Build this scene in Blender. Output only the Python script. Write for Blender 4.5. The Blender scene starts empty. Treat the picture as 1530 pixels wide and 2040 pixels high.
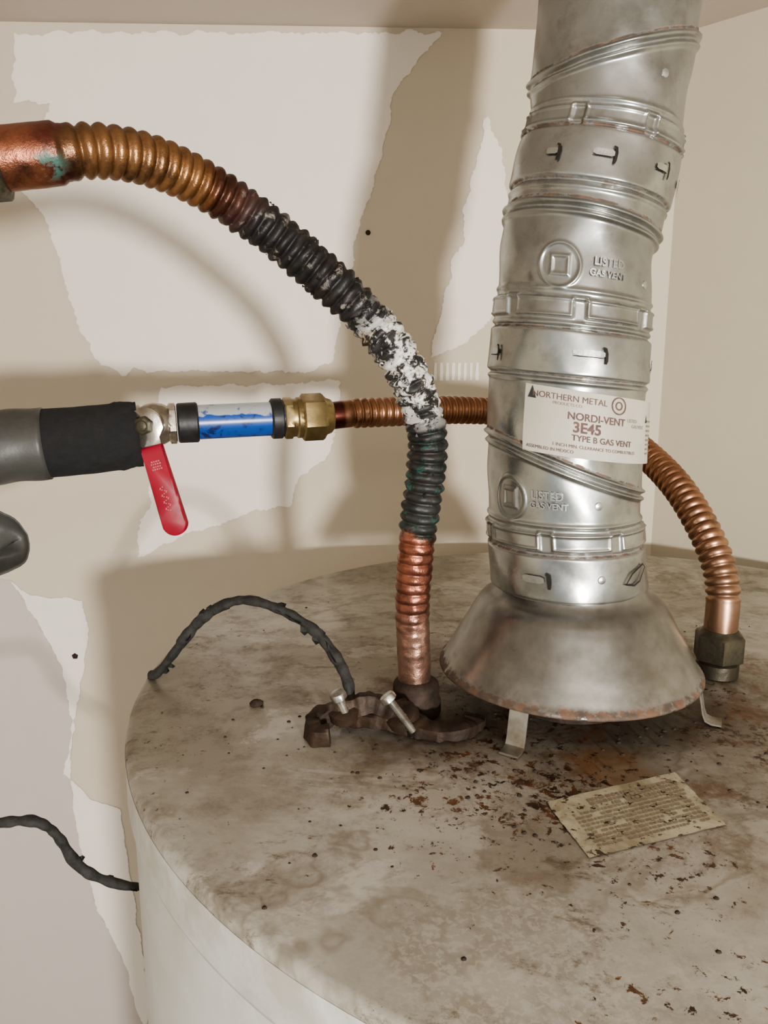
import bpy, math, random
import numpy as np
from mathutils import Vector, noise
from mathutils.geometry import tessellate_polygon
random.seed(4); rng=np.random.default_rng(4)
SC=bpy.context.scene.collection
pi=math.pi
try: bpy.context.scene.view_settings.look='AgX - Medium High Contrast'
except Exception as e: print(e)

# ------------------------------------------------------------------ materials
class NT:
    def __init__(s,name):
        s.m=bpy.data.materials.new(name); s.m.use_nodes=True; s.t=s.m.node_tree
        s.b=s.t.nodes["Principled BSDF"]; s._c=None
    def n(s,typ,**k):
        nd=s.t.nodes.new(typ)
        for a,v in k.items():
            setattr(nd,a,v)
        return nd
    def l(s,a,b): s.t.links.new(a,b)
    def set(s,inp,v):
        if hasattr(v,"is_output"): s.l(v,s.b.inputs[inp])
        else: s.b.inputs[inp].default_value=(tuple(v)+(1,)) if isinstance(v,(tuple,list)) and len(v)==3 else v
    def co(s):
        if s._c is None: s._c=s.n("ShaderNodeTexCoord")
        return s._c.outputs["Object"]
    def stretch(s,sc,rot=0.):
        nd=s.n("ShaderNodeMapping"); nd.inputs["Scale"].default_value=sc; nd.inputs["Rotation"].default_value=(0,0,rot)
        s.l(s.co(),nd.inputs["Vector"]); return nd.outputs[0]
    def noise(s,scale,detail=4,rough=.55,dist=0.,vec=None):
        nd=s.n("ShaderNodeTexNoise"); nd.inputs["Scale"].default_value=scale; nd.inputs["Detail"].default_value=detail
        nd.inputs["Roughness"].default_value=rough; nd.inputs["Distortion"].default_value=dist
        s.l(vec if vec is not None else s.co(),nd.inputs["Vector"]); return nd.outputs["Fac"]
    def mp(s,v,a,b,c=0.,d=1.):
        nd=s.n("ShaderNodeMapRange"); s.l(v,nd.inputs[0])
        for i,x in enumerate((a,b,c,d)):
            if hasattr(x,"is_output"): s.l(x,nd.inputs[1+i])
            else: nd.inputs[1+i].default_value=x
        return nd.outputs[0]
    def math(s,op,a,b=0.):
        nd=s.n("ShaderNodeMath"); nd.operation=op
        for i,x in enumerate((a,b)):
            if hasattr(x,"is_output"): s.l(x,nd.inputs[i])
            else: nd.inputs[i].default_value=x
        return nd.outputs[0]
    def mix(s,f,a,b,mode='MIX'):
        nd=s.n("ShaderNodeMix"); nd.data_type='RGBA'; nd.blend_type=mode
        for sock,x in ((nd.inputs[0],f),(nd.inputs[6],a),(nd.inputs[7],b)):
            if hasattr(x,"is_output"): s.l(x,sock)
            elif isinstance(x,(tuple,list)): sock.default_value=tuple(x)+(1,)
            else: sock.default_value=x
        return nd.outputs[2]
    def attr(s,name):
        nd=s.n("ShaderNodeAttribute"); nd.attribute_name=name; return nd.outputs["Fac"]
    def ramp(s,v,stops,interp='LINEAR'):
        nd=s.n("ShaderNodeValToRGB"); cr=nd.color_ramp; cr.interpolation=interp
        s.l(v,nd.inputs[0])
        while len(cr.elements)<len(stops): cr.elements.new(.5)
        for e,(p,c) in zip(cr.elements,stops):
            e.position=p; e.color=tuple(c)+(1,)
        return nd.outputs[0]
    def bump(s,h,strength=.3,dist=.001):
        nd=s.n("ShaderNodeBump"); nd.inputs["Strength"].default_value=strength; nd.inputs["Distance"].default_value=dist
        s.l(h,nd.inputs["Height"]); s.l(nd.outputs[0],s.b.inputs["Normal"])
    def dist(s,p):
        nd=s.n("ShaderNodeVectorMath"); nd.operation='DISTANCE'; s.l(s.co(),nd.inputs[0]); nd.inputs[1].default_value=p
        return nd.outputs["Value"]

def simple(name,c1,c2=None,scale=60,rough=.5,metal=0.,bump=.15,detail=5,r2=None):
    m=NT(name); f=m.mp(m.noise(scale,detail,.6),.35,.68)
    m.set("Base Color",m.mix(f,c1,c2 or tuple(x*.75 for x in c1)))
    m.set("Roughness",m.mp(f,0,1,rough,r2 if r2 is not None else min(1,rough+.15))); m.set("Metallic",metal)
    m.bump(m.noise(scale*4,3),bump,.0006); return m.m

def wallmat(name,c1,c2,sc=2.5):
    m=NT(name); f=m.mp(m.noise(sc,3,.5),.3,.7); g=m.noise(40,4,.6)
    col=m.mix(f,c1,c2); col=m.mix(m.mp(g,.3,.8,0,.10),col,tuple(x*.7 for x in c1))
    m.set("Base Color",col); m.set("Roughness",.75)
    h=m.math('ADD',m.noise(220,3),m.math('MULTIPLY',m.noise(30,3),1.2)); m.bump(h,.12,.001); return m.m

M={}
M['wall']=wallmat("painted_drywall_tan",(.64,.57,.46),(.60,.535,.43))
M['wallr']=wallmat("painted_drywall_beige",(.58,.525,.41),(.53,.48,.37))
M['lit_prime']=wallmat("lit_wall_and_primer",(.87,.81,.74),(.83,.775,.70))  # pale tone for lit wall areas painted between shadows, and for bare primer
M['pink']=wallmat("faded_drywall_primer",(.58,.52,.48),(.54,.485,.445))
M['ceil']=wallmat("ceiling_paint",(.55,.48,.42),(.50,.44,.385))
M['floor']=simple("concrete_floor",(.32,.30,.27),(.24,.22,.2),12,.85)

def tank_top_mat():
    m=NT("dirty_tank_top_paint")
    a=m.mp(m.noise(7,8,.66,.3),.42,.58)
    col=m.mix(a,(.40,.385,.34),(.27,.248,.20))
    b=m.mp(m.noise(26,10,.8,.2),.48,.64)
    col=m.mix(m.math('MULTIPLY',b,.55),col,(.155,.13,.092))
    # pale scuffed paint
    sc=m.mp(m.noise(15,9,.74,.4),.55,.60)
    col=m.mix(m.math('MULTIPLY',sc,.6),col,(.50,.485,.44))
    sc=m.mp(m.noise(9,8,.72,.5,m.stretch((1,3.0,1),.8)),.58,.62)
    col=m.mix(m.math('MULTIPLY',sc,.5),col,(.47,.455,.41))
    # dried water stains with darker tide lines
    n6=m.noise(6.5,5,.6,.5); tide=m.math('MULTIPLY',m.mp(n6,.55,.568),m.mp(n6,.592,.570))
    col=m.mix(m.math('MULTIPLY',tide,.45),col,(.13,.10,.06))
    # etched condensation patch
    dm=m.math('ADD',m.dist((.045,.215,1.5)),m.math('MULTIPLY',m.noise(30,5),.05))
    ring=m.mp(dm,.092,.074)
    col=m.mix(m.math('MULTIPLY',ring,.55),col,(.22,.20,.16))
    e=m.math('MULTIPLY',m.mp(dm,.080,.055),m.mp(m.noise(360,4,.65,.5),.50,.56))
    col=m.mix(m.math('MULTIPLY',e,.45),col,(.40,.38,.33))
    # wet brown-grey stain patch
    dw=m.math('ADD',m.dist((.062,.280,1.5)),m.math('MULTIPLY',m.noise(35,6,.65),.05))
    col=m.mix(m.math('MULTIPLY',m.mp(dw,.054,.050),.6),col,(.17,.14,.10))
    dw2=m.math('ADD',m.dist((.048,.305,1.5)),m.math('MULTIPLY',m.noise(45,5,.6),.03))
    col=m.mix(m.math('MULTIPLY',m.mp(dw2,.034,.028),.6),col,(.43,.41,.36))
    # dark grime and rust staining round the hood and front nipple
    dh=m.math('ADD',m.dist((.130,.415,1.5)),m.math('MULTIPLY',m.noise(22,7,.7),.18))
    g=m.mp(dh,.235,.135)
    col=m.mix(m.math('MULTIPLY',g,.82),col,(.065,.045,.026))
    ru=m.math('MULTIPLY',m.mp(dh,.27,.19),m.mp(m.noise(26,8,.75,.2),.50,.60))
    col=m.mix(m.math('MULTIPLY',ru,.6),col,(.135,.058,.024))
    dn=m.math('ADD',m.dist((.02,.385,1.5)),m.math('MULTIPLY',m.noise(40,6,.7),.07))
    col=m.mix(m.math('MULTIPLY',m.mp(dn,.095,.045),.8),col,(.055,.032,.018))
    do=m.math('ADD',m.dist((.109,.337,1.5)),m.math('MULTIPLY',m.noise(60,4,.6),.02))
    col=m.mix(m.math('MULTIPLY',m.mp(do,.033,.025),.5),col,(.20,.095,.03))
    # grime smears
    st=m.mp(m.noise(13,10,.86,.3,m.stretch((1,1.8,1),-.4)),.565,.63)
    col=m.mix(m.math('MULTIPLY',st,.72),col,(.085,.062,.034))
    # rust specks whose density follows a cloudy mask
    mask=m.math('ADD',m.mp(m.noise(6,7,.7),.40,.62,0,.15),m.mp(m.dist((.11,.37,1.5)),.32,.06,0,.10))
    thr=m.math('SUBTRACT',.752,mask)
    sp=m.noise(150,7,.75,.3)
    f=m.mp(m.math('SUBTRACT',sp,thr),0.,.025)
    scol=m.mix(m.mp(m.noise(60,2),.45,.6),(.035,.02,.011),(.125,.052,.02))
    col=m.mix(f,col,scol)
    sp2=m.noise(55,9,.82,.3); f2=m.mp(m.math('SUBTRACT',sp2,m.math('ADD',thr,.025)),0,.05)
    col=m.mix(m.math('MULTIPLY',f2,.8),col,(.075,.042,.02))
    m.set("Base Color",col); m.set("Roughness",m.mp(b,0,1,.36,.7))
    h=m.math('ADD',m.math('MULTIPLY',f,.5),m.noise(120,4)); m.bump(h,.2,.0008)
    return m.m
M['tanktop']=tank_top_mat()
def tank_side_mat():
    m=NT("tank_jacket_enamel"); z=m.n("ShaderNodeSeparateXYZ"); m.l(m.co(),z.inputs[0])
    d=m.mp(m.noise(14,6,.65,.5),.45,.7)
    col=m.mix(m.math('MULTIPLY',d,.35),(.56,.57,.54),(.38,.36,.30))
    top=m.math('MULTIPLY',m.mp(z.outputs[2],1.44,1.50),m.mp(m.noise(40,5,.7),.4,.6))
    col=m.mix(m.math('MULTIPLY',top,.6),col,(.30,.26,.19))
    m.set("Base Color",col); m.set("Roughness",.4); m.bump(m.noise(60,3),.05,.001); return m.m
M['tankside']=tank_side_mat()

def galv(name,rust=True,base=(.60,.61,.59),dark=(.42,.43,.41),r0=.22,r1=.42):
    m=NT(name)
    v=m.n("ShaderNodeTexVoronoi"); v.inputs["Scale"].default_value=120; m.l(m.co(),v.inputs["Vector"])
    sp=m.math('MULTIPLY',v.outputs["Distance"],.5)
    n1=m.mp(m.noise(22,6,.65,.3),.36,.66)
    col=m.mix(n1,base,dark); col=m.mix(m.mp(sp,0,.5,0,.12),col,(.6,.6,.58))
    n2=m.mp(m.noise(60,6,.7),.52,.72)
    col=m.mix(m.math('MULTIPLY',n2,.5),col,(.17,.155,.125))
    rough=m.mp(m.noise(35,5,.6),.3,.7,r0,r1)
    if rust:
        r=m.attr("rust"); rr=m.mp(m.math('MULTIPLY',r,m.mp(m.noise(130,5,.7),.33,.55)),.2,.6)
        rc=m.mix(m.mp(m.noise(200,3),.4,.6),(.13,.065,.032),(.055,.036,.024))
        col=m.mix(m.math('MULTIPLY',rr,.9),col,rc)
        m.set("Metallic",m.mp(rr,0,1,.92,.1))
        rough=m.math('ADD',rough,m.math('MULTIPLY',rr,.35))
    else: m.set("Metallic",.9)
    m.set("Base Color",col); m.set("Roughness",rough)
    m.bump(m.noise(45,4,.6),.16,.0012); return m.m
M['galv']=galv("galvanized_vent_steel",True,(.39,.40,.385),(.27,.28,.265),.20,.40)
M['hood']=galv("weathered_hood_steel",True,(.285,.28,.26),(.165,.16,.145),.26,.44)
M['strap']=simple("hood_leg_steel",(.36,.35,.32),(.20,.17,.12),90,.4,.8)
M['black']=simple("slot_shadow_steel",(.012,.011,.010),(.03,.02,.015),200,.7,.3)
M['slotb']=simple("bright_punched_tab",(.52,.53,.51),(.34,.34,.33),90,.28,.92)
M['label']=simple("vent_label_paper",(.47,.445,.375),(.40,.37,.30),35,.5,0,.05)
M['ink']=simple("label_ink",(.09,.045,.04),(.16,.10,.08),300,.7,0,0)
M['ink2']=simple("faded_label_ink",(.20,.155,.11),(.28,.23,.17),200,.7,0,0)
M['ink3']=simple("label_ink_black",(.02,.02,.02),(.04,.04,.04),300,.6,0,0)

def hose_mat():
    m=NT("corroded_copper_connector")
    k=m.attr("along"); nz=m.noise(55,5,.65)
    kk=m.math('ADD',k,m.mp(nz,.2,.8,-.022,.022))
    S=lambda i:i/16.
    col=m.ramp(kk,[(0,(.28,.16,.11)),(S(1.6),(.36,.215,.165)),(S(2.0),(.26,.11,.078)),(S(2.9),(.32,.12,.075)),(S(3.02),(.02,.023,.02)),
        (S(5.3),(.010,.010,.010)),(S(5.7),(.02,.02,.018)),(S(7.3),(.022,.021,.02)),(S(7.6),(.008,.008,.009)),(S(9.9),(.010,.009,.009)),
        (S(10.3),(.05,.02,.017)),(S(10.8),(.12,.048,.028)),(S(11.2),(.26,.135,.06)),(S(12.6),(.26,.14,.068)),(S(13.4),(.22,.115,.055)),(S(13.9),(.14,.07,.037)),
        (S(14.1),(.13,.04,.03)),(S(14.6),(.29,.115,.065)),(1,(.25,.10,.06))])
    dk=m.math('MULTIPLY',m.mp(m.noise(60,6,.7),.48,.66),.7); col=m.mix(dk,col,(.03,.018,.014))
    wz=m.math('MULTIPLY',m.mp(k,S(5.2),S(5.8)),m.mp(k,S(7.9),S(7.3)))
    wf=m.math('MULTIPLY',wz,m.mp(m.noise(120,7,.75,.5),.475,.52))
    col=m.mix(wf,col,m.mix(m.mp(m.noise(70,3),.55,.65),(.62,.61,.57),(.42,.31,.19)))
    wz2=m.math('MULTIPLY',m.mp(k,S(7.2),S(7.8)),m.mp(k,S(10.9),S(10)))
    wf2=m.math('MULTIPLY',wz2,m.mp(m.noise(130,7,.75,.5),.565,.64))
    col=m.mix(m.math('MULTIPLY',wf2,.75),col,(.27,.245,.21))
    wz3=m.math('MULTIPLY',m.mp(k,S(.2),S(1)),m.mp(k,S(5.3),S(4.6)))
    wf3=m.math('MULTIPLY',wz3,m.mp(m.noise(140,7,.75,.5),.58,.68))
    col=m.mix(m.math('MULTIPLY',wf3,.45),col,(.17,.155,.14))
    gz=m.math('MULTIPLY',m.mp(k,S(2.8),S(3.2)),m.mp(k,S(6.0),S(4.8)))
    gf=m.math('MULTIPLY',gz,m.mp(m.noise(75,6,.75,.4),.55,.64))
    gz2=m.mp(m.dist((-.1235,.304,1.760)),.009,.004)
    gf=m.math('MAXIMUM',gf,m.math('MULTIPLY',gz2,m.mp(m.noise(160,4,.7),.45,.56)))
    col=m.mix(m.math('MULTIPLY',gf,.8),col,(.02,.13,.11))
    dark=m.math('MULTIPLY',m.mp(k,S(2.9),S(3.1)),m.mp(k,S(10.6),S(10.2)))
    m.set("Base Color",col)
    m.set("Metallic",m.mp(m.math('MAXIMUM',dark,gf),0,1,.82,.05))
    m.set("Roughness",m.mp(m.math('MAXIMUM',dark,gf),0,1,.30,.5))
    m.bump(m.noise(260,5,.7),.5,.0008); return m.m
M['hose']=hose_mat()
def copper(name,c1,c2,rough=.25):
    m=NT(name); f=m.mp(m.noise(38,5,.6),.35,.68); col=m.mix(f,c1,c2)
    d=m.mp(m.noise(110,5,.7),.54,.68); col=m.mix(m.math('MULTIPLY',d,.65),col,(.08,.045,.03))
    k=m.attr("along"); col=m.mix(m.mp(k,.06,.05),col,(.08,.025,.018)); 
    col=m.mix(m.mp(k,.6,.95,0,.5),col,(.40,.30,.22))
    m.set("Base Color",col); m.set("Metallic",.9); m.set("Roughness",m.mp(f,0,1,rough,rough+.15)); m.bump(m.noise(200,3),.15,.0005); return m.m
M['copper']=copper("copper_connector",(.36,.19,.11),(.25,.125,.075))
M['brass']=simple("brass_fitting",(.34,.265,.135),(.18,.13,.06),70,.3,.9)
M['brassdk']=simple("tarnished_brass_nut",(.10,.088,.06),(.045,.04,.03),90,.42,.75,.4)
M['rustnut']=simple("rusted_nipple",(.05,.03,.021),(.02,.014,.010),110,.7,.35,.6)
M['clamp']=simple("corroded_bronze_clamp",(.062,.038,.024),(.022,.015,.011),60,.55,.4,.9)
M['screw']=simple("zinc_screw",(.48,.47,.44),(.26,.25,.22),150,.3,.9)
M['chrome']=simple("nickel_valve_body",(.55,.51,.44),(.27,.23,.18),80,.22,.92)
M['foam']=simple("black_foam_insulation",(.010,.010,.011),(.018,.018,.018),220,.9,0,.8)
M['duct']=simple("grey_duct_tape",(.080,.080,.073),(.05,.05,.045),40,.40,.15,.4)
M['rubber']=simple("black_tape_band",(.010,.010,.011),(.02,.02,.02),120,.45)
M['red']=simple("red_vinyl_handle",(.29,.009,.026),(.21,.009,.02),60,.4,0,.1)
M['redink']=simple("worn_handle_print",(.46,.15,.17),(.40,.12,.13),200,.6,0,0)
M['wire']=simple("cracked_wire_jacket",(.012,.012,.012),(.04,.038,.034),160,.7,0,.6)
M['debris']=simple("rust_flake",(.04,.026,.017),(.02,.014,.01),200,.9,0,.6)
def blue_mat():
    m=NT("blue_marked_pipe"); z=m.n("ShaderNodeSeparateXYZ"); m.l(m.co(),z.inputs[0])
    f=m.mp(m.math('ADD',z.outputs[2],m.mp(m.noise(70,4),.3,.7,-.0014,.0014)),1.6572,1.6579)
    bl=m.mix(m.mp(m.noise(90,5,.7,1.0),.53,.6),(.012,.07,.30),(.012,.022,.09))
    wh=m.mix(m.mp(m.noise(120,5,.7),.55,.62),(.36,.38,.39),(.06,.10,.24))
    m.set("Base Color",m.mix(f,bl,wh)); m.set("Roughness",.3); return m.m
M['blue']=blue_mat()
def sticker_mat():
    m=NT("grimy_sticker_paper"); a=m.mp(m.noise(60,6,.7,.5),.42,.62)
    col=m.mix(a,(.48,.45,.34),(.29,.25,.17)); s=m.mp(m.noise(190,4,.7),.57,.61)
    col=m.mix(s,col,(.06,.04,.02)); m.set("Base Color",col); m.set("Roughness",.5); return m.m
M['sticker']=sticker_mat()

# ------------------------------------------------------------------ mesh helpers
def mk(name,verts,faces,mat,parent=None,smooth=True,sharp=None,attrs=None):
    me=bpy.data.meshes.new(name); me.from_pydata([tuple(v) for v in verts],[],faces)
    me.update()
    if smooth: me.polygons.foreach_set("use_smooth",[True]*len(me.polygons))
    if sharp: me.set_sharp_from_angle(angle=math.radians(sharp))
    for k,v in (attrs or {}).items():
        at=me.attributes.new(k,'FLOAT','POINT'); at.data.foreach_set("value",np.asarray(v,dtype=np.float32))
    me.materials.append(M[mat]); o=bpy.data.objects.new(name,me); SC.objects.link(o)
    if parent: o.parent=parent
    return o
def empty(name):
    o=bpy.data.objects.new(name,None); o.empty_display_size=.02; SC.objects.link(o); return o
def grid_faces(nr,nc,closed=True,cap0=False,cap1=False):
    F=[]
    for i in range(nr-1):
        a=i*nc; b=a+nc
        for j in range(nc if closed else nc-1):
            k=(j+1)%nc; F.append((a+j,a+k,b+k,b+j))
    if cap0: F.append(tuple(range(nc))[::-1])
    if cap1: F.append(tuple(range((nr-1)*nc,nr*nc)))
    return F
def box(name,lo,hi,mat,parent=None):
    x0,y0,z0=lo;x1,y1,z1=hi
    v=[(x0,y0,z0),(x1,y0,z0),(x1,y1,z0),(x0,y1,z0),(x0,y0,z1),(x1,y0,z1),(x1,y1,z1),(x0,y1,z1)]
    return mk(name,v,[(0,3,2,1),(4,5,6,7),(0,1,5,4),(1,2,6,5),(2,3,7,6),(3,0,4,7)],mat,parent,False)
def frame(axis):
    a=Vector(axis).normalized(); u=Vector((0,0,1)) if abs(a.z)<.9 else Vector((0,-1,0))
    b=(u-a*u.dot(a)).normalized(); return a,b,a.cross(b)
def lathe(name,prof,p0,axis,mat,parent=None,n=48,rot=0.,sharp=35,attrs=None):
    """prof: (s, r[, 'h']) along axis ; 'h' rings are hexagonal"""
    a,b,c=frame(axis); p0=Vector(p0); V=[]
    for pr in prof:
        for j in range(n):
            ph=2*pi*j/n; r=pr[1]
            if len(pr)>2:
                q=((ph+pi/6)%(pi/3))-pi/6; r=min(pr[1]*math.cos(pi/6)/math.cos(q),pr[1]*.985)
            V.append(p0+a*pr[0]+(b*math.cos(ph+rot)+c*math.sin(ph+rot))*r)
    return mk(name,V,grid_faces(len(prof),n,True,True,True),mat,parent,True,sharp)
def catmull(P,sub=40):
    P=np.array(P,float); n=len(P); E=np.vstack([2*P[0]-P[1],P,2*P[-1]-P[-2]]); out=[];ks=[]
    for i in range(n-1):
        p0,p1,p2,p3=E[i],E[i+1],E[i+2],E[i+3]
        for t in np.linspace(0,1,sub,endpoint=False):
            out.append(.5*((2*p1)+(-p0+p2)*t+(2*p0-5*p1+4*p2-p3)*t*t+(-p0+3*p1-3*p2+p3)*t**3)); ks.append(i+t)
    out.append(P[-1]); ks.append(n-1); return np.array(out),np.array(ks,float)
def resample(P,ks,step):
    d=np.r_[0,np.cumsum(np.linalg.norm(np.diff(P,axis=0),axis=1))]; L=d[-1]; n=int(L/step)+2; s=np.linspace(0,L,n)
    Q=np.stack([np.interp(s,d,P[:,i]) for i in range(3)],1); return Q,np.interp(s,d,ks),s
def smoothpath(P,it):
    for _ in range(it): P[1:-1]=.25*P[:-2]+.5*P[1:-1]+.25*P[2:]
    return P
def tube(name,P,rad,mat,parent=None,n=40,attrs=None,sharp=None,nrm=None):
    T=np.gradient(P,axis=0); T/=np.linalg.norm(T,axis=1)[:,None]
    u=np.array([0,0,1.]) if abs(T[0][2])<.9 else np.array([0,-1.,0]); V=[]
    ph=np.linspace(0,2*pi,n,endpoint=False)
    for i in range(len(P)):
        u=u-T[i]*u.dot(T[i]); u/=np.linalg.norm(u); w=np.cross(T[i],u)
        r=rad(i,ph); V.append(P[i]+(np.outer(np.cos(ph),u)+np.outer(np.sin(ph),w))*np.reshape(r*np.ones(n),(n,1)))
    V=np.concatenate(V); at={k:np.repeat(v,n) for k,v in (attrs or {}).items()}
    return mk(name,V.tolist(),grid_faces(len(P),n,True,True,True),mat,parent,True,sharp,at)
def sweep_rect(name,P,w,h,mat,parent,up=(0,0,1),wf=None,rough=0.):
    P=np.array(P,float); T=np.gradient(P,axis=0); T/=np.linalg.norm(T,axis=1)[:,None]; V=[]
    for i,p in enumerate(P):
        u=np.array(up,float); u-=T[i]*u.dot(T[i]); u/=np.linalg.norm(u); s=np.cross(T[i],u)
        ww=w*(wf[i] if wf is not None else 1)
        for a,b in ((-1,-.7),(-.7,-1),(.7,-1),(1,-.7),(1,.7),(.7,1),(-.7,1),(-1,.7)):
            q=p+s*a*ww/2+u*b*h/2
            if rough: q=q+(s*a+u*b)*rough*noise.noise(Vector(q*220))
            V.append(q)
    return mk(name,np.array(V).tolist(),grid_faces(len(P),8,True,True,True),mat,parent,True,40)

# ------------------------------------------------------------------ room shell
def wx(x): return .785+(x+.7)*(.035/.993)
def prism(name,poly,z0,z1,mat):
    n=len(poly); V=[(x,y,z0) for x,y in poly]+[(x,y,z1) for x,y in poly]
    F=[tuple(range(n))[::-1],tuple(range(n,2*n))]+[(i,(i+1)%n,n+(i+1)%n,n+i) for i in range(n)]
    return mk(name,V,F,mat,None,False)
CX,CY=.293,.82; CEIL=2.005
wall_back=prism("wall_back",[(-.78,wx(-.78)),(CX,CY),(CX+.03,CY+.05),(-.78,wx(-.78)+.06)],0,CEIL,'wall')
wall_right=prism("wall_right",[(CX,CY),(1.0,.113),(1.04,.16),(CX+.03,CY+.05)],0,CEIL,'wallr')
wall_side=prism("wall_side",[(1.0,.113),(1.0,-.7),(1.05,-.7),(1.04,.16)],0,CEIL,'wallr')
wall_left=prism("wall_left",[(-.78,wx(-.78)+.06),(-.84,wx(-.78)+.06),(-.84,-.7),(-.78,-.7)],0,CEIL,'wall')
box("floor",(-.84,-1.6,-.05),(1.05,.9,0),'floor')
box("ceiling",(-.84,-.7,CEIL),(1.05,.9,CEIL+.05),'ceil')

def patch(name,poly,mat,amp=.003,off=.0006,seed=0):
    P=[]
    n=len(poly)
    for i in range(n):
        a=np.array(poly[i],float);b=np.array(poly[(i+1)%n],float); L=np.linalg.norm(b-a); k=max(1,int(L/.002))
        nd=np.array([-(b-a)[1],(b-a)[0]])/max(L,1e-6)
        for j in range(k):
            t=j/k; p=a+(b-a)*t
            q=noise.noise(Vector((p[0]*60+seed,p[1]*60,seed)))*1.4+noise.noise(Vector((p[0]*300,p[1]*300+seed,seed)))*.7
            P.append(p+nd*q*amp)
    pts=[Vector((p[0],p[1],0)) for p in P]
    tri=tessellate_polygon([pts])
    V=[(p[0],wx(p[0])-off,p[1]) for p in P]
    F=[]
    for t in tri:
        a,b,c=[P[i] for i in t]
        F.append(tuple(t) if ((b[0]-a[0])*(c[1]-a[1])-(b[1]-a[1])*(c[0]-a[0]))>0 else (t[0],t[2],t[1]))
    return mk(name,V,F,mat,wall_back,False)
mm=lambda s:[tuple(float(q)/1000 for q in t.split(",")) for t in s.split()]
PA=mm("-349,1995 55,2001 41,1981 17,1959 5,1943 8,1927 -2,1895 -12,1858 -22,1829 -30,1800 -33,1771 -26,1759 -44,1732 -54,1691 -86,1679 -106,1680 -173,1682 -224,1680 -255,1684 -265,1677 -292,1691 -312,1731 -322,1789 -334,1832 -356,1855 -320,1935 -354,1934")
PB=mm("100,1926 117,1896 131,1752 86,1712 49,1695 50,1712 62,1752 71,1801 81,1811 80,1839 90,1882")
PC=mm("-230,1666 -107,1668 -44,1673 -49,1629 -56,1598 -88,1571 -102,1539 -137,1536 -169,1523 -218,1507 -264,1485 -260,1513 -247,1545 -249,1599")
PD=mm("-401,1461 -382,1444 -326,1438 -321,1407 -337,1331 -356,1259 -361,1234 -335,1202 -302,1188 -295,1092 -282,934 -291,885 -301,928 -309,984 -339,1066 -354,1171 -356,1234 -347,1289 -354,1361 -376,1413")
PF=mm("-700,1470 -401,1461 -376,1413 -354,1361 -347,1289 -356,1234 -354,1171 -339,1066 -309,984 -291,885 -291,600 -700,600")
patch("lit_wall_patch_upper",PA,'lit_prime',seed=1); patch("lit_wall_patch_vent",PB,'lit_prime',seed=2)  # painted lit wall areas; their edges sharpen the vent and hose shadows
patch("lit_wall_patch_mid",PC,'lit_prime',seed=3)  # lit wall painted paler, between pipe shadow and tank shadow
patch("primer_patch_low",PD,'lit_prime',.002,.0009,seed=4); patch("primer_patch_corner",PF,'pink',.002,seed=5)
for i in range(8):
    x=.052+i*.0062; patch("trowel_mark",[(x,1.672),(x+.0028,1.672),(x+.0030,1.690),(x,1.690)],'lit_prime',.0006,seed=9+i)

# ------------------------------------------------------------------ water heater tank
TC=(.163,.459)
tank=empty("water_heater_tank")
def ringlathe(name,prof,cx,cy,mat,parent,n=180,cap0=False,cap1=False,attr=None,sharp=None):
    V=[];A=[]
    for i,(r,z) in enumerate(prof):
        for j in range(n):
            p=2*pi*j/n; V.append((cx+r*math.cos(p),cy+r*math.sin(p),z)); A.append(attr[i] if attr else 0)
    return mk(name,V,grid_faces(len(prof),n,True,cap0,cap1),mat,parent,True,sharp,{"rust":A} if attr else None)
ringlathe("tank_top",[(.3108,1.4940),(.3106,1.4965),(.3094,1.4987),(.3070,1.5),(.20,1.5),(.1,1.5),(.03,1.5)],TC[0],TC[1],'tanktop',tank,240,False,True)
ringlathe("tank_lip",[(.3080,1.470),(.3105,1.4705),(.3111,1.473),(.3109,1.4945)],TC[0],TC[1],'tankside',tank,240)
ringlathe("tank_jacket",[(.295,.03),(.3083,.04),(.3085,1.2),(.3085,1.475)],TC[0],TC[1],'tankside',tank,240,True,False)
for a in (0.6,2.7,4.8):
    lathe("tank_foot",[(0,.018),(.003,.02),(.04,.02)],(TC[0]+.25*math.cos(a),TC[1]+.25*math.sin(a),0),(0,0,1),'rustnut',tank,20)
stk=empty("warning_sticker"); 
c0,c1,c2,c3=[Vector((x,y,1.5006)) for x,y in ((.071,.307),(.137,.332),(.143,.290),(.080,.268))]
def sp(u,v,dz=0):
    p=(c0*(1-u)+c1*u)*(1-v)+(c3*(1-u)+c2*u)*v; return Vector((p.x,p.y,1.5006+dz))
V=[];nu,nv=40,24
for j in range(nv+1):
    for i in range(nu+1):
        u,v=i/nu,j/nv; e=.012*noise.noise(Vector((u*9,v*9,3)))
        V.append(sp(min(1,max(0,u))+ (e if i in(0,nu) else 0),v+(e if j in(0,nv) else 0)))
mk("sticker_paper",V,[(j*(nu+1)+i,(j+1)*(nu+1)+i,(j+1)*(nu+1)+i+1,j*(nu+1)+i+1) for j in range(nv) for i in range(nu)],'sticker',stk)
V=[];F=[]
for r in range(12):
    u=.10 if r>2 else .26; v=.12+r*.066
    while u<.93:
        w=random.uniform(.012,.045)
        if random.random()<.93 and u+w<.95:
            b=len(V); h=.034 if r>2 else .048
            V+=[sp(u,v,.0003),sp(u,v+h,.0003),sp(u+w,v+h,.0003),sp(u+w,v,.0003)]; F.append((b,b+1,b+2,b+3))
        u+=w+.009
mk("sticker_print",V,F,'ink2',stk,False)

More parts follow.
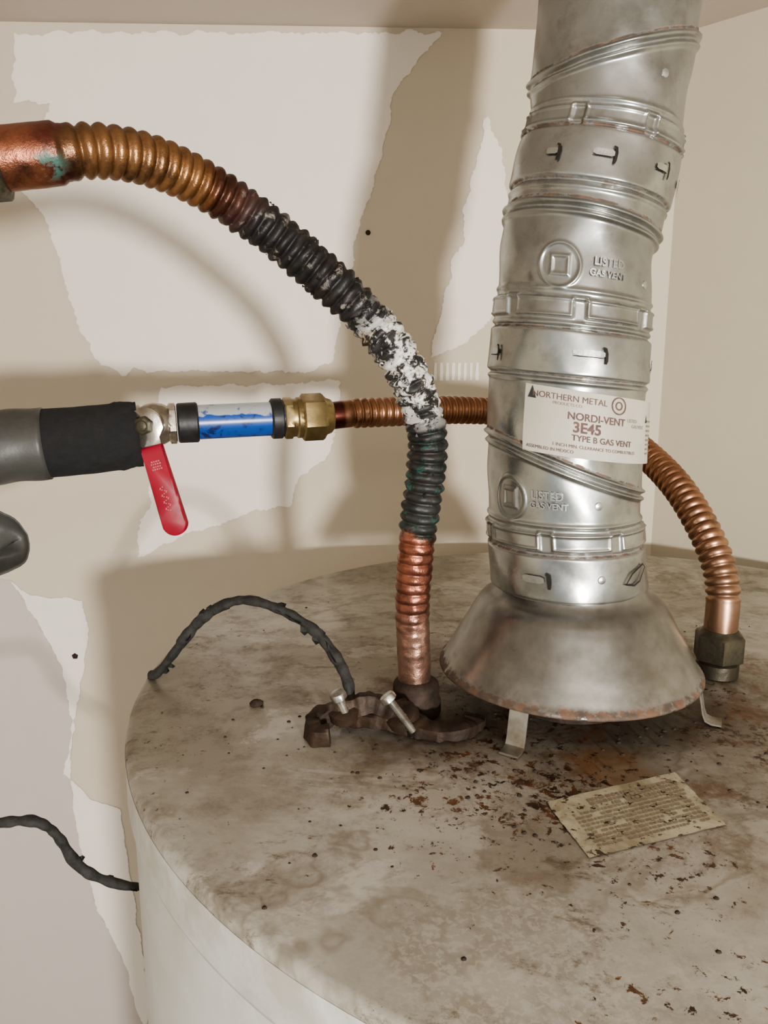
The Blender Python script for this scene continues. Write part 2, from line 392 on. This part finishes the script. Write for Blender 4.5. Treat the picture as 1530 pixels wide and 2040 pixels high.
# ------------------------------------------------------------------ vent pipe
ZT=[1.567,1.609,1.65,1.696,1.747,1.784,1.808,1.846,1.89,2.005]
XT=[.1035,.0993,.0975,.0988,.1010,.1090,.1145,.1180,.1225,.1260]
YT=[.418,.418,.418,.420,.424,.428,.430,.435,.440,.441]
RT=[.0415,.0408,.0412,.0404,.0388,.0396,.0378,.0402,.0402,.0402]
TT=[0,.0,.09,.10,.15,.19,.17,.08,.05,0]
zz=np.linspace(1.567,2.005,900)
def sm(a,w=45):
    k=np.hanning(w);k/=k.sum(); p=np.r_[np.full(w//2,a[0]),a,np.full(w//2,a[-1])]; return np.convolve(p,k,'valid')
fx,fy,fr,ft=[sm(np.interp(zz,ZT,q)) for q in (XT,YT,RT,TT)]
def g(z,f): return np.interp(z,zz,f)
def sbox(z,a,b,e=.0004): return 1/(1+np.exp(-(z-a)/e))*1/(1+np.exp((z-b)/e))
def relief(ph,z):
    ph=(ph+pi)%(2*pi)-pi
    h=np.zeros(np.broadcast(ph,z).shape); rust=np.zeros_like(h)
    bd=lambda d,w,a:a*np.exp(-(d/w)**2)
    for a,b in ((1.5685,1.5925),(1.683,1.7045),(1.7745,1.798)):
        h+=.0017*sbox(z,a,b,.0003)-bd(z-b-.0012,.0006,.0006)-bd(z-a+.0012,.0006,.0006)
        rust+=bd(z-b-.0006,.0010,.7)+bd(z-a+.0006,.0010,.6)
    for zc in (1.6085,1.6800,1.7075,1.7235,1.7705,1.8005,1.811): h+=bd(z-zc,.0011,.0010)
    for a,b,c,sgn in ((1.634,-.0136,0,1),(1.757,-.0025,.003,1),(1.838,.0138,-.003,1)):
        d=z-(a+b*np.sin(ph)+c*np.cos(ph))
        h+=bd(d-.0028,.0012,.0018)+bd(d+.0018,.0012,.0018)-bd(d-.0005,.0008,.0007)
        h+=.0008*(1/(1+np.exp(-d/.0006)))*np.exp(-np.clip(d,0,1)/.02)
        rust+=bd(d-.0052,.0009,.85)+bd(d-.0004,.0007,.5)
    for zr,off in ((1.6002,.0),(1.7150,.32),(1.8035,-.1)):
        R=.0405; N=7; w=2*pi/N
        q=((ph-off+w/2)%w)-w/2
        dx=np.abs(q*R)-.0148; dz=np.abs(z-zr)-.0043
        d=np.maximum(dx,dz)
        h+=.0013*(1/(1+np.exp(d/.0004)))+bd(d+.0004,.0008,.0010)
        rust+=bd(d-.0006,.0008,.45)
        q2=((ph-off)%w)-w/2
        h+=bd(np.maximum(np.abs(q2*R)-.003,np.abs(z-zr-.0045)-.0001),.0009,.0014)
    for p0,z0 in ((-.41,1.7345),(-.95,1.6205)):
        q=np.hypot((ph-p0)*.041,z-z0); h+=bd(q-.0103,.0008,.0010)
        d=np.maximum(np.abs((ph-p0)*.041),np.abs(z-z0)); h+=bd(d-.0042,.0008,.0009)
    h+=.0003*np.sin(3*ph+z*90)+.0003*np.sin(5*ph-z*160+1)+.0002*np.sin(9*ph+z*230)
    return h,np.clip(rust,0,1)
def surf(ph,z,off=0.):
    h,_=relief(np.array([ph]),np.array([z])); r=float(g(z,fr))+float(h[0])+off
    return Vector((float(g(z,fx))+r*math.sin(ph), float(g(z,fy))-r*math.cos(ph), z-float(g(z,ft))*r*math.sin(ph)))
vent=empty("vent_pipe")
ph=np.linspace(0,2*pi,440,endpoint=False); zr=np.r_[np.linspace(1.5675,1.875,640),np.linspace(1.88,2.005,30)]
PH,ZZ=np.meshgrid(ph,zr); H,RU=relief(PH,ZZ); R=g(ZZ,fr)+H
X=g(ZZ,fx)+R*np.sin(PH); Y=g(ZZ,fy)-R*np.cos(PH); fade=np.clip((2.005-ZZ)/.05,0,1)
Z=ZZ-g(ZZ,ft)*R*np.sin(PH)*fade
mk("vent_shell",np.stack([X.ravel(),Y.ravel(),Z.ravel()],1).tolist(),grid_faces(len(zr),440),'galv',vent,True,None,{"rust":RU.ravel()})
def wrap_stroke(name,pts,w,mat,off=.0005,parent=vent):
    V=[];n=len(pts)
    for i,(p,z) in enumerate(pts):
        a=pts[max(0,i-1)];b=pts[min(n-1,i+1)]; d=np.array([(b[0]-a[0])*.041,b[1]-a[1]]); d/=np.linalg.norm(d)+1e-9; nn=(-d[1],d[0])
        ww=w*(.6 if i in(0,n-1) else 1)
        V.append(surf(p-nn[0]*ww/2/.041,z-nn[1]*ww/2,off)); V.append(surf(p+nn[0]*ww/2/.041,z+nn[1]*ww/2,off))
    mk(name,V,[(2*i,2*i+2,2*i+3,2*i+1) for i in range(n-1)],mat,parent,False)
def slot(p,z,L=.010,hook=1):
    wrap_stroke("clip_slot",[(p-L/2/.041+i*L/6/.041,z) for i in range(7)],.0030,'slotb',.0009)
    wrap_stroke("clip_slot_edge",[(p-L/2/.041+i*L/6/.041,z-.0018) for i in range(7)],.0004,'black',.0006)
    e=p+hook*L/2/.041
    wrap_stroke("clip_hook",[(e-.03,z+.0032),(e+.000,z+.0028),(e+.014,z+.0005),(e+.012,z-.0030),(e+.004,z-.0046)],.0014,'black',.0011)
slot(-.72,1.785,.006);slot(-.14,1.7862,.010);slot(.62,1.7868,.008);slot(1.25,1.786,.008)
slot(0.0,1.6945,.015);slot(-1.3,1.692,.01);slot(1.35,1.692,.01);slot(2.6,1.69,.012)
wrap_stroke("clip_slot",[(-.75+i*.045,1.5805) for i in range(7)],.0040,'slotb',.0009)
wrap_stroke("clip_hook",[(-.46,1.5840),(-.425,1.5835),(-.42,1.580),(-.425,1.5760)],.0022,'black',.0011)
wrap_stroke("punched_tab_outline",[(.52,1.578),(.64,1.5832),(.86,1.5868),(.93,1.5845),(.80,1.578),(.68,1.5765),(.52,1.578)],.0011,'black',.0011)
for p,z in ((.21,1.6195),(.2,1.5815),(.85,1.732),(.45,1.827)):
    lathe("rivet",[(0,.0022),(.0006,.002),(.0009,.001),(.001,.0001)],surf(p,z,-.0002),(math.sin(p),-math.cos(p),0),'slotb',vent,16)
def lab(p,z,off):
    z=z-.0035-.0022*(p+.2); r=float(g(z,fr))+off
    return (float(g(z,fx))+r*math.sin(p),float(g(z,fy))-r*math.cos(p),z-float(g(z,ft))*r*math.sin(p))
LZ0,LZ1,LP0,LP1=1.6475,1.6800,-.70,1.42
V=[];nu,nv=70,16
for j in range(nv+1):
    for i in range(nu+1):
        p=LP0+(LP1-LP0)*i/nu; z=LZ0+(LZ1-LZ0)*j/nv
        V.append(lab(p,z,.0026))
mk("vent_label",V,[(j*(nu+1)+i,j*(nu+1)+i+1,(j+1)*(nu+1)+i+1,(j+1)*(nu+1)+i) for j in range(nv) for i in range(nu)],'label',vent)
def wrap_text(name,body,size,pc,zc,mat,off=.0029,bold=0.,flatr=True):
    cu=bpy.data.curves.new(name+"_c",'FONT'); cu.body=body; cu.size=size; cu.align_x='CENTER'; cu.align_y='CENTER'; cu.offset=bold
    if not flatr: cu.extrude=.0003
    ob=bpy.data.objects.new(name+"_t",cu); SC.objects.link(ob); bpy.context.view_layer.update()
    me=bpy.data.meshes.new_from_object(ob.evaluated_get(bpy.context.evaluated_depsgraph_get())); bpy.data.objects.remove(ob)
    for v in me.vertices:
        z=zc+v.co.y; p=pc+v.co.x/.043
        if flatr: v.co=lab(p,z,off)
        else:
            r=float(g(z,fr))+off+v.co.z
            v.co=(float(g(z,fx))+r*math.sin(p),float(g(z,fy))-r*math.cos(p),z-float(g(z,ft))*r*math.sin(p))
    me.materials.clear(); me.materials.append(M[mat]); o=bpy.data.objects.new(name,me); SC.objects.link(o); o.parent=vent; return o
wrap_text("label_maker","NORTHERN METAL",.0042,-.18,1.6757,'ink')
wrap_text("label_maker_small","PRODUCTS CO.",.0020,-.20,1.6727,'ink2')
wrap_text("label_name","NORDI-VENT",.0050,.15,1.6675,'ink',bold=.00008)
wrap_text("label_model","3E45",.0070,.03,1.6622,'ink',bold=.00018)
wrap_text("label_type","TYPE B GAS VENT",.0041,.24,1.6572,'ink',bold=.00006)
wrap_text("label_clearance","1 INCH MIN. CLEARANCE TO COMBUSTIBLES",.0022,.17,1.6530,'ink')
wrap_text("label_origin","ASSEMBLED IN MEXICO",.0022,-.38,1.6502,'ink')
wrap_text("label_listed","LISTED",.0024,.62,1.6690,'ink2')
wrap_text("label_listed2","GAS VENT",.0024,.74,1.6664,'ink2')
def lab_stroke(name,pts,w,mat):
    V=[];n=len(pts)
    for i,(p,z) in enumerate(pts):
        a=pts[max(0,i-1)];b=pts[min(n-1,i+1)]; d=np.array([(b[0]-a[0])*.043,b[1]-a[1]]); d/=np.linalg.norm(d)+1e-9
        for s_ in (-1,1): V.append(lab(p-s_*d[1]*w/2/.043*-1,z+s_*d[0]*w/2*-1,.0029))
    mk(name,V,[(2*i,2*i+1,2*i+3,2*i+2) for i in range(n-1)],mat,vent,False)
for rr_ in (.0040,.0018):
    lab_stroke("label_mark_ring",[(.40+rr_/.043*math.cos(t),1.6755+rr_*math.sin(t)) for t in np.linspace(0,2*pi,33)],.0007,'ink')
for tri_ in ([(-.66,1.6735),(-.56,1.6735),(-.61,1.6795)],[(.93,1.6690),(.97,1.6690),(.95,1.6735)]):
    mk("label_mark",[lab(p,z,.0029) for p,z in tri_],[(0,1,2)],'ink3',vent,False)
for k in range(8):
    lab_stroke("label_fine_print",[(.98+i*.05,1.670-k*.0024) for i in range(7)],.0009,'ink2')
for nm,bd_,sz,p_,z_ in (("embossed_listed","LISTED",.0056,.20,1.7380),("embossed_type","GAS VENT",.0044,.19,1.7325),("embossed_listed","LISTED",.0056,-.42,1.6235),("embossed_type","GAS VENT",.0044,-.40,1.6185)):
    wrap_text(nm,bd_,sz,p_,z_,'slotb',.0007,.00012,False)

# ------------------------------------------------------------------ draft hood
hood=empty("draft_hood"); HX,HY=.1055,.417
prof=[(.0395,1.578),(.0400,1.570),(.0415,1.5665),(.0445,1.5638),(.0480,1.5620),(.0512,1.5590),(.0540,1.5545),(.0572,1.5485),(.0606,1.5425),(.0640,1.5365),(.0669,1.5310),(.0693,1.5268),(.0708,1.5241),(.0722,1.5228),(.0734,1.5218),(.0737,1.5203),(.0732,1.5195),(.0720,1.5201),(.0700,1.5225),(.0678,1.5265),(.0620,1.5370),(.0545,1.5500),(.0485,1.5580),(.0410,1.5625),(.0390,1.570)]
pr=np.array(prof); d=np.r_[0,np.cumsum(np.hypot(*np.diff(pr,axis=0).T))]; s=np.linspace(0,d[-1],110)
pr2=list(zip(sm(np.interp(s,d,pr[:,0]),5),sm(np.interp(s,d,pr[:,1]),5)))
ru=[float(np.clip(math.exp(-((z-1.5214)/.0026)**2)+.25*(z<1.532),0,1)) for r,z in pr2]
ringlathe("hood_skirt",pr2,HX,HY,'hood',hood,200,attr=ru)
ringlathe("flue_collar",[(.036,1.5002),(.0365,1.512),(.035,1.512),(.0345,1.5002)],HX,HY,'rustnut',hood,80)
for (fx_,fy_) in ((.0635,.351),(.1660,.3885),(.088,.494)):
    d=Vector((fx_-HX,fy_-HY,0)); d.normalize(); c=Vector((HX,HY,0))
    P=[c+d*r+Vector((0,0,z)) for r,z in ((.0620,1.5340),(.0670,1.5275),(.0702,1.5215),(.0720,1.5140),(.0735,1.5060),(.0750,1.5022),(.0780,1.5010),(.0830,1.5010))]
    sweep_rect("hood_leg",[tuple(p) for p in P],.0100,.0012,'strap',hood,up=tuple(d+Vector((0,0,.35))))

# ------------------------------------------------------------------ front connector
HP=mm("17.5,396,1500.6 16.8,396,1520.5 15.3,394,1564.2 17.6,393,1602.9 21.5,393,1632.1 22.3,392,1652.9 16.8,388,1673.4 3.7,382,1697.8 -15.4,375,1718.5 -38.2,370,1738.3 -59.4,362,1754.4 -78.5,350,1765.5 -95.2,335,1771 -111,322,1771.5 -123.4,316,1769.1 -145,310,1765.3 -165.2,305,1762")
hose=empty("copper_water_connector")
P,ks=catmull(HP); P,ks,s=resample(P,ks,.0006); P=smoothpath(P,200)
amp=np.interp(ks,[0,1.5,1.9,2.9,3.1,13.7,13.95,17],[0,0,.4,.45,1,1,0,0])
base=np.interp(ks,[0,1.5,2,3,3.2,13.8,14.0,14.1,17],[.0090,.0090,.0095,.0098,.0104,.0104,.0104,.0116,.0116])
corr=1-np.abs(np.sin(pi*s/.0054))**.75
crust=np.interp(ks,[1,1.8,2.8,3.4,5.5,6,7.3,8,10,10.8],[0,.4,.4,.7,.8,1.2,1.2,.8,.6,0])
def hr(i,phi):
    r=base[i]-.0021*amp[i]*corr[i]
    p=P[i]; c=crust[i]; lo=.10
    k=(lo+c)*.0014
    n_=np.array([noise.noise(Vector((p[0]*260+2.2*math.cos(a),p[1]*260+2.2*math.sin(a),p[2]*260))) for a in phi])
    return r+k*n_
tube("connector_tube",P,hr,'hose',hose,36,{"along":ks/16})
V=[];F=[];AT=[]
for _ in range(260):
    kk=random.gauss(6.7,.8) if random.random()<.65 else random.uniform(3.3,10)
    i=int(np.argmin(np.abs(ks-kk))); i=min(max(i,2),len(P)-3); T_=Vector(P[i+1]-P[i-1]).normalized()
    a_,b_,c_=frame(T_); an=random.uniform(0,2*pi); dr=(b_*math.cos(an)+c_*math.sin(an)); q=Vector(P[i])+dr*(.0096)
    t2=T_*random.uniform(-1,1)+a_.cross(dr)*random.uniform(-1,1); t2.normalize(); z_=random.uniform(.0006,.0020)
    w_=t2.cross(dr).normalized(); b=len(V)
    V+=[q-t2*z_,q+w_*z_*.7,q+t2*z_,q-w_*z_*.7,q+dr*z_*random.uniform(.3,.8)]; AT+=[ks[i]/16]*5
    F+=[(b,b+1,b+4),(b+1,b+2,b+4),(b+2,b+3,b+4),(b+3,b,b+4)]
mk("corrosion_flakes",V,F,'hose',hose,False,None,{"along":AT})
lathe("nipple_nut",[(0,.0132),(.0015,.0138),(.008,.0138),(.0095,.0130),(.011,.0127),(.016,.0127),(.018,.0120),(.0195,.0100),(.0200,.0092)],(.0176,.396,1.5003),(0,0,1),'rustnut',hose,40)
lathe("union_nut",[(0,.012),(.001,.0150,'h'),(.002,.0158,'h'),(.013,.0158,'h'),(.0145,.015,'h'),(.016,.0125),(.03,.0125),(.031,.0118),(.032,.011)],(-.1435,.3103,1.7655),(-1,-.2,-.13),'brassdk',hose,48)
feed=empty("copper_feed_pipe")
lathe("pipe_run",[(0,.011),(.30,.011),(.604,.011)],(-.176,.304,1.7612),(-1,-.02,-.01),'copper',feed,32)

# ------------------------------------------------------------------ rear connector
RP=mm("-37,515,1655 -22,520,1656.5 12,540,1656.5 50,565,1656 90,583,1653.5 137,588,1649 170,566,1640 184,532,1626 193,497,1609.5 200,472,1589 205,457,1570 207,450,1553 206,448,1531 206,448,1512")
rear=empty("copper_water_connector.001")
P,ks=catmull(RP); P,ks,s=resample(P,ks,.0006); P=smoothpath(P,300)
amp=np.interp(ks,[0,.9,1.0,11.1,11.3,14],[0,0,1,1,0,0]); base=np.interp(ks,[0,.95,1.05,11.1,11.3,14],[.0092,.0092,.0102,.0102,.0098,.0098])
corr2=1-np.abs(np.sin(pi*s/.0056))**.75
tube("connector_tube",P,lambda i,phi:base[i]-.0019*amp[i]*corr2[i],'copper',rear,32,{"along":ks/13})
lathe("nipple_nut",[(0,.0105),(.001,.0125),(.009,.0125),(.010,.0108),(.0105,.0138,'h'),(.0115,.0152,'h'),(.0260,.0152,'h'),(.0275,.0140,'h'),(.0285,.0112),(.030,.0102)],(.206,.448,1.5001),(0,0,1),'brassdk',rear,48,.3)

# ------------------------------------------------------------------ supply line with valve
sup=empty("water_supply_pipe")
O=Vector((-.144,.485,1.652)); D=(Vector((-.037,.515,1.655))-O).normalized()
lathe("blue_marked_pipe",[(0,.0110),(.030,.0110),(.07,.0110)],O+D*.0135,D,'blue',sup,48)
lathe("tape_band",[(0,.0118),(.001,.0126),(.012,.0128),(.013,.0119)],O+D*.0135,D,'rubber',sup,40)
lathe("tape_band",[(0,.0120),(.001,.0132),(.007,.0132),(.008,.012)],O+D*.0725,D,'rubber',sup,40)
lathe("brass_union",[(0,.010),(.0005,.0132,'h'),(.0015,.0140,'h'),(.0055,.0140,'h'),(.0065,.0125),(.0085,.0125),(.0095,.0135),(.012,.0135),(.0125,.0150,'h'),(.0137,.0160,'h'),(.026,.0160,'h'),(.0275,.0150,'h'),(.029,.0122),(.032,.0112),(.0335,.0095)],O+D*.0805,D,'brass',sup,48,.35)
ins=empty("pipe_insulation")
IP=[(-.775,.40,1.585),(-.60,.405,1.602),(-.42,.42,1.622),(-.279,.440,1.6345),(-.228,.455,1.640),(-.201,.463,1.6425),(-.152,.478,1.6465)]
P,ks=catmull(IP,20); P,ks,s=resample(P,ks,.003); L=s[-1]
def ir(i,phi):
    p=P[i]; e=(L-s[i]); r=.0208+ .0006*np.sin(phi*3+s[i]*60)+.0005*noise.noise(Vector(p*80))
    if e<.012: r=r-.0012*(1-e/.012)+.0008*np.sin(phi*9+i)
    return r
tube("foam_insulation",P,ir,'foam',ins,48)
k=int(np.argmin(np.abs(P[:,0]+.2035))); P2=P[:k+1].copy()
tube("duct_tape_wrap",P2,lambda i,phi:.0218+.0006*np.sin(phi*3+s[i]*60)+.0004*np.sin(s[i]*260+phi)+(.0006 if (int(s[i]/.045)%2) else 0),'duct',ins,48)
V=[];nu,nv=14,26
cc=catmull([(-.258,.424,1.636),(-.245,.421,1.622),(-.231,.419,1.611),(-.216,.421,1.600),(-.206,.426,1.5915),(-.213,.432,1.582),(-.238,.436,1.573)],10)[0]
for j in range(nv+1):
    t=j/nv; p=cc[int(t*(len(cc)-1))]; T_=cc[min(len(cc)-1,int(t*(len(cc)-1))+1)]-cc[max(0,int(t*(len(cc)-1))-1)]; T_/=np.linalg.norm(T_)
    nn=np.array([-T_[2],0,T_[0]])
    for i in range(nu+1):
        q=i/nu-.5; w_=.028*(1-.45*t)+.003*noise.noise(Vector((t*6,i*.2,2)))
        V.append((p[0]+nn[0]*q*w_, p[1]+.005*math.cos(q*4)*(.5+t)-.004+.002*math.sin(j*.8+i*.2), p[2]+nn[2]*q*w_))
o=mk("duct_tape_tail",V,[(j*(nu+1)+i,j*(nu+1)+i+1,(j+1)*(nu+1)+i+1,(j+1)*(nu+1)+i) for j in range(nv) for i in range(nu)],'duct',ins)
md=o.modifiers.new("s",'SOLIDIFY'); md.thickness=.0006

valve=empty("ball_valve")
lathe("valve_body",[(-.020,.0105),(-.015,.011),(-.0145,.0125,'h'),(-.009,.0130,'h'),(-.008,.0112),(-.005,.0128),(0,.0135),(.005,.0128),(.008,.0112),(.009,.0132,'h'),(.0125,.0132,'h'),(.013,.011)],O,D,'chrome',valve,48,.3)
St=Vector((-.06,-1,.02)).normalized(); sb=O+Vector((.001,0,.0005))
lathe("stem_bonnet",[(0,.0085),(.0135,.0085),(.0145,.0080),(.015,.0062,'h'),(.0185,.0062,'h'),(.019,.004),(.0215,.004)],sb,St,'chrome',valve,36)
hb=sb+St*.0195
lathe("stem_nut",[(0,.0035),(.0002,.0058,'h'),(.0042,.0058,'h'),(.0048,.0048,'h'),(.0049,.0032),(.0062,.0032),(.0066,.0026)],hb+St*.0012,St,'brassdk',valve,36,.4)
hd=(Vector((-.1265,.4585,1.5905))-Vector((-.1392,.463,1.6400)))
hd=hd-St*hd.dot(St); hd.normalize(); hw=hd.cross(St).normalized()
def plate(name,outline,th,mat,basep,bend=None,bev=.0012):
    n=len(outline); V=[]
    def pt(l,w,o): return basep+hd*l+hw*w+St*(o)
    cl=sum(l for l,w in outline)/n; cw=sum(w for l,w in outline)/n
    def sh(l,w,q): 
        v=np.array([l-cl,w-cw]); L_=np.linalg.norm(v); v=v*(1-q/max(L_,1e-6)); return v[0]+cl,v[1]+cw
    for q,o in ((bev,-th/2),(0,-th/2+bev*.7),(0,th/2-bev*.7),(bev,th/2)):
        for l,w in outline:
            a,b=sh(l,w,q); V.append(pt(a,b,o))
    return mk(name,V,grid_faces(4,n,True,True,True),mat,valve,True,50)
ol=[]
for t in np.linspace(pi/2,3*pi/2,14): ol.append((.0105*math.cos(t),.0105*math.sin(t)))
ol+=[(.004,-.0105),(.009,-.0066),(.018,-.0060),(.018,.0060),(.009,.0066),(.004,.0105)]
plate("handle_arm",ol,.0020,'chrome',hb,None,.0004)
ol=[]
h0,h1=.0130,.0695
for l in np.linspace(h0,h1-.0078,14): ol.append((l,-(.0068+.0012*(l-h0)/(h1-h0))))
for t in np.linspace(-pi/2,pi/2,14)[1:-1]: ol.append((h1-.0078+.0078*math.cos(t),.0080*math.sin(t)))
for l in np.linspace(h1-.0078,h0,14): ol.append((l,.0068+.0012*(l-h0)/(h1-h0)))
plate("handle_grip",ol,.0050,'red',hb+St*.0005,None,.0014)
V=[];F=[]
for (l0,w0,w1) in ((.022,-.003,.003),(.0235,-.0035,.0035),(.0252,-.003,.0025),(.0267,-.0035,.0035)):
    w=w0
    while w<w1-.0006:
        b=len(V); ww=random.uniform(.0006,.0011)
        for a_,c_ in ((l0,w),(l0+.0009,w),(l0+.0009,w+ww),(l0,w+ww)): V.append(hb+hd*a_+hw*c_+St*(.00312))
        F.append((b,b+1,b+2,b+3)); w+=ww+.0005
for i in range(26):
    b=len(V); l=.038+i*.0006; a_=.0018*math.sin(i*.9)
    for l_,c_ in ((l,a_-.0003),(l+.0007,a_-.0003),(l+.0007,a_+.0004),(l,a_+.0004)): V.append(hb+hd*l_+hw*c_+St*(.00312))
    F.append((b,b+1,b+2,b+3))
mk("handle_print",V,F,'redink',valve,False)

# ------------------------------------------------------------------ ground clamp and wires
cl=empty("ground_clamp")
def cm(pts,n=12): return catmull(pts,n)[0]
sweep_rect("clamp_jaw_front",cm([(-.0275,.3600,1.5050),(-.0330,.3600,1.5045),(-.0365,.3640,1.5050),(-.0355,.3705,1.5065),(-.0290,.3730,1.5095),(-.0215,.3725,1.5125),(-.0120,.3740,1.5150),(-.0030,.3740,1.5150),(.0050,.3720,1.5120),(.0110,.3690,1.5085)]),.0080,.0105,'clamp',cl,rough=.0016)
sweep_rect("clamp_jaw_rear",cm([(.0060,.3790,1.5120),(.0130,.3720,1.5090),(.0200,.3660,1.5060),(.0290,.3640,1.5048),(.0390,.3665,1.5050),(.0455,.3720,1.5048),(.0480,.3780,1.5045)]),.0120,.0075,'clamp',cl,rough=.0018)
sweep_rect("clamp_bridge",cm([(-.0230,.3780,1.5060),(-.0120,.3760,1.5065),(.0000,.3740,1.5060),(.0130,.3720,1.5050)]),.0100,.0090,'clamp',cl,rough=.0015)
lathe("clamp_ear",[(0,.0068),(.001,.0080),(.006,.0080),(.007,.006)],(-.0205,.3730,1.5085),(-.1,-.35,1),'clamp',cl,24)
lathe("clamp_ear",[(0,.0068),(.001,.0085),(.006,.0085),(.007,.006)],(.0110,.3715,1.5070),(-.5,-.35,1),'clamp',cl,24)
def screw(p,ax,L):
    pr=[(0,.0018)]
    for i in range(int(L/.0008)): pr+=[(i*.0008+.0002,.0022),(i*.0008+.0006,.0018)]
    pr+=[(L,.0022),(L+.0002,.0045,'h'),(L+.0028,.0045,'h'),(L+.0036,.0036),(L+.0040,.002)]
    lathe("clamp_screw",pr,p,ax,'screw',cl,30)
screw((-.0180,.3690,1.5080),(-.35,-.15,1),.0145)
screw((.0150,.3620,1.5060),(-.75,.1,1),.0200)
def wire(name,pts,r=.0028,parent=None,fr=26,seed=1):
    P,ks=catmull(pts,30); P,ks,s=resample(P,ks,.001); P=smoothpath(P,20); e=parent or empty(name)
    tube("wire_jacket",P,lambda i,phi:r*(1+.3*noise.noise(Vector(P[i]*170))+.12*np.sin(phi*2+i*.08)),'wire',e,16)
    V=[];F=[];rd=random.Random(seed)
    for _ in range(fr):
        i=rd.randrange(4,len(P)-5); T_=Vector(P[i+1]-P[i-1]).normalized(); a_,b_,c_=frame(T_); an=rd.uniform(0,2*pi)
        dr=b_*math.cos(an)+c_*math.sin(an); q=Vector(P[i])+dr*r*.8; L=rd.uniform(.0015,.0038); b=len(V); sd=T_.cross(dr)
        w1=rd.uniform(.002,.004)
        V+=[q-T_*w1,q+T_*w1,q+dr*L+T_*w1*.8,q+dr*L*.9-T_*w1*.2,q+sd*.0014+T_*w1*.5]
        F+=[(b,b+1,b+2,b+3),(b+3,b+2,b+1,b+4),(b,b+3,b+4)]
    mk("jacket_flakes",V,F,'wire',e,False); return e
wire("ground_wire",mm("-144,452,1490 -143,443,1502 -137,435,1506 -126,430,1519 -106,425,1544 -84,420,1557 -63,410,1557 -40,400,1548 -26,390,1535 -19,382,1524 -17,376,1513"),fr=30)
wire("ground_wire.001",mm("-770,570,1380 -480,470,1412 -265,400,1426 -221,400,1430 -201,400,1431 -193,408,1417 -186,415,1393 -174,420,1379 -157,435,1362 -146,458,1350"),fr=46,seed=5)

# ------------------------------------------------------------------ debris
def chip(p,s,seed):
    V=[];n=10
    for j,(rr,zz_) in enumerate(((1,0),(1.05,.4),(.7,.8),(.2,.9))):
        for i in range(n):
            a=2*pi*i/n; k=1+.35*noise.noise(Vector((math.cos(a)*2+seed,math.sin(a)*2,j)))
            V.append((p[0]+s*rr*k*math.cos(a),p[1]+s*rr*k*math.sin(a)*.8,1.4999+s*zz_*k))
    return V,grid_faces(4,n,True,True,True)
V=[];F=[]
spots=[(-.072,.405,.0038)]
for _ in range(170): spots.append((random.gauss(.06,.08),random.gauss(.345,.045),random.uniform(.0003,.0012)))
for _ in range(90): spots.append((random.uniform(-.1,.35),random.uniform(.2,.6),random.uniform(.0003,.0010)))
for i,(x,y,s_) in enumerate(spots):
    if math.hypot(x-TC[0],y-TC[1])>.3: continue
    v,f=chip((x,y),s_,i); b=len(V); V+=v; F+=[tuple(q+b for q in t) for t in f]
mk("rust_chips",V,F,'debris',tank)
lathe("wall_crack",[(0,.0026),(.001,.0022),(.0016,.001)],(-.016,wx(-.016),1.818),(0,-1,0),'clamp',wall_back,14)  # stands for a small brown crack in the wall
lathe("wall_chip",[(0,.004),(.001,.0035),(.0012,.0015)],(-.339,wx(-.339)-.0004,1.374),(0,-1,0),'debris',wall_back,5)

# ------------------------------------------------------------------ lights
def area(name,loc,tgt,size,power,col):
    l=bpy.data.lights.new(name,'AREA'); l.shape='DISK'; l.size=size; l.energy=power; l.color=col
    o=bpy.data.objects.new(name,l); SC.objects.link(o); o.location=loc
    o.rotation_euler=(Vector(tgt)-Vector(loc)).to_track_quat('-Z','Y').to_euler(); return o
area("work_lamp",(.40,-.90,1.58),(.05,.5,1.66),.09,25,(1,.965,.92))
area("doorway_ceiling_lamp",(-.1,-1.3,2.3),(0,.5,1.75),.7,9,(1,.95,.89))
w=bpy.data.worlds.new("World"); bpy.context.scene.world=w; w.use_nodes=True
bg=w.node_tree.nodes["Background"]; bg.inputs[0].default_value=(.86,.88,.9,1); bg.inputs[1].default_value=.68

cam=bpy.data.cameras.new("camera"); cam.sensor_fit='VERTICAL'; cam.sensor_height=36; cam.lens=27.0; cam.clip_start=.01
co=bpy.data.objects.new("camera",cam); SC.objects.link(co); co.location=(0,0,1.69); co.rotation_euler=(math.radians(79),0,0)
bpy.context.scene.camera=co
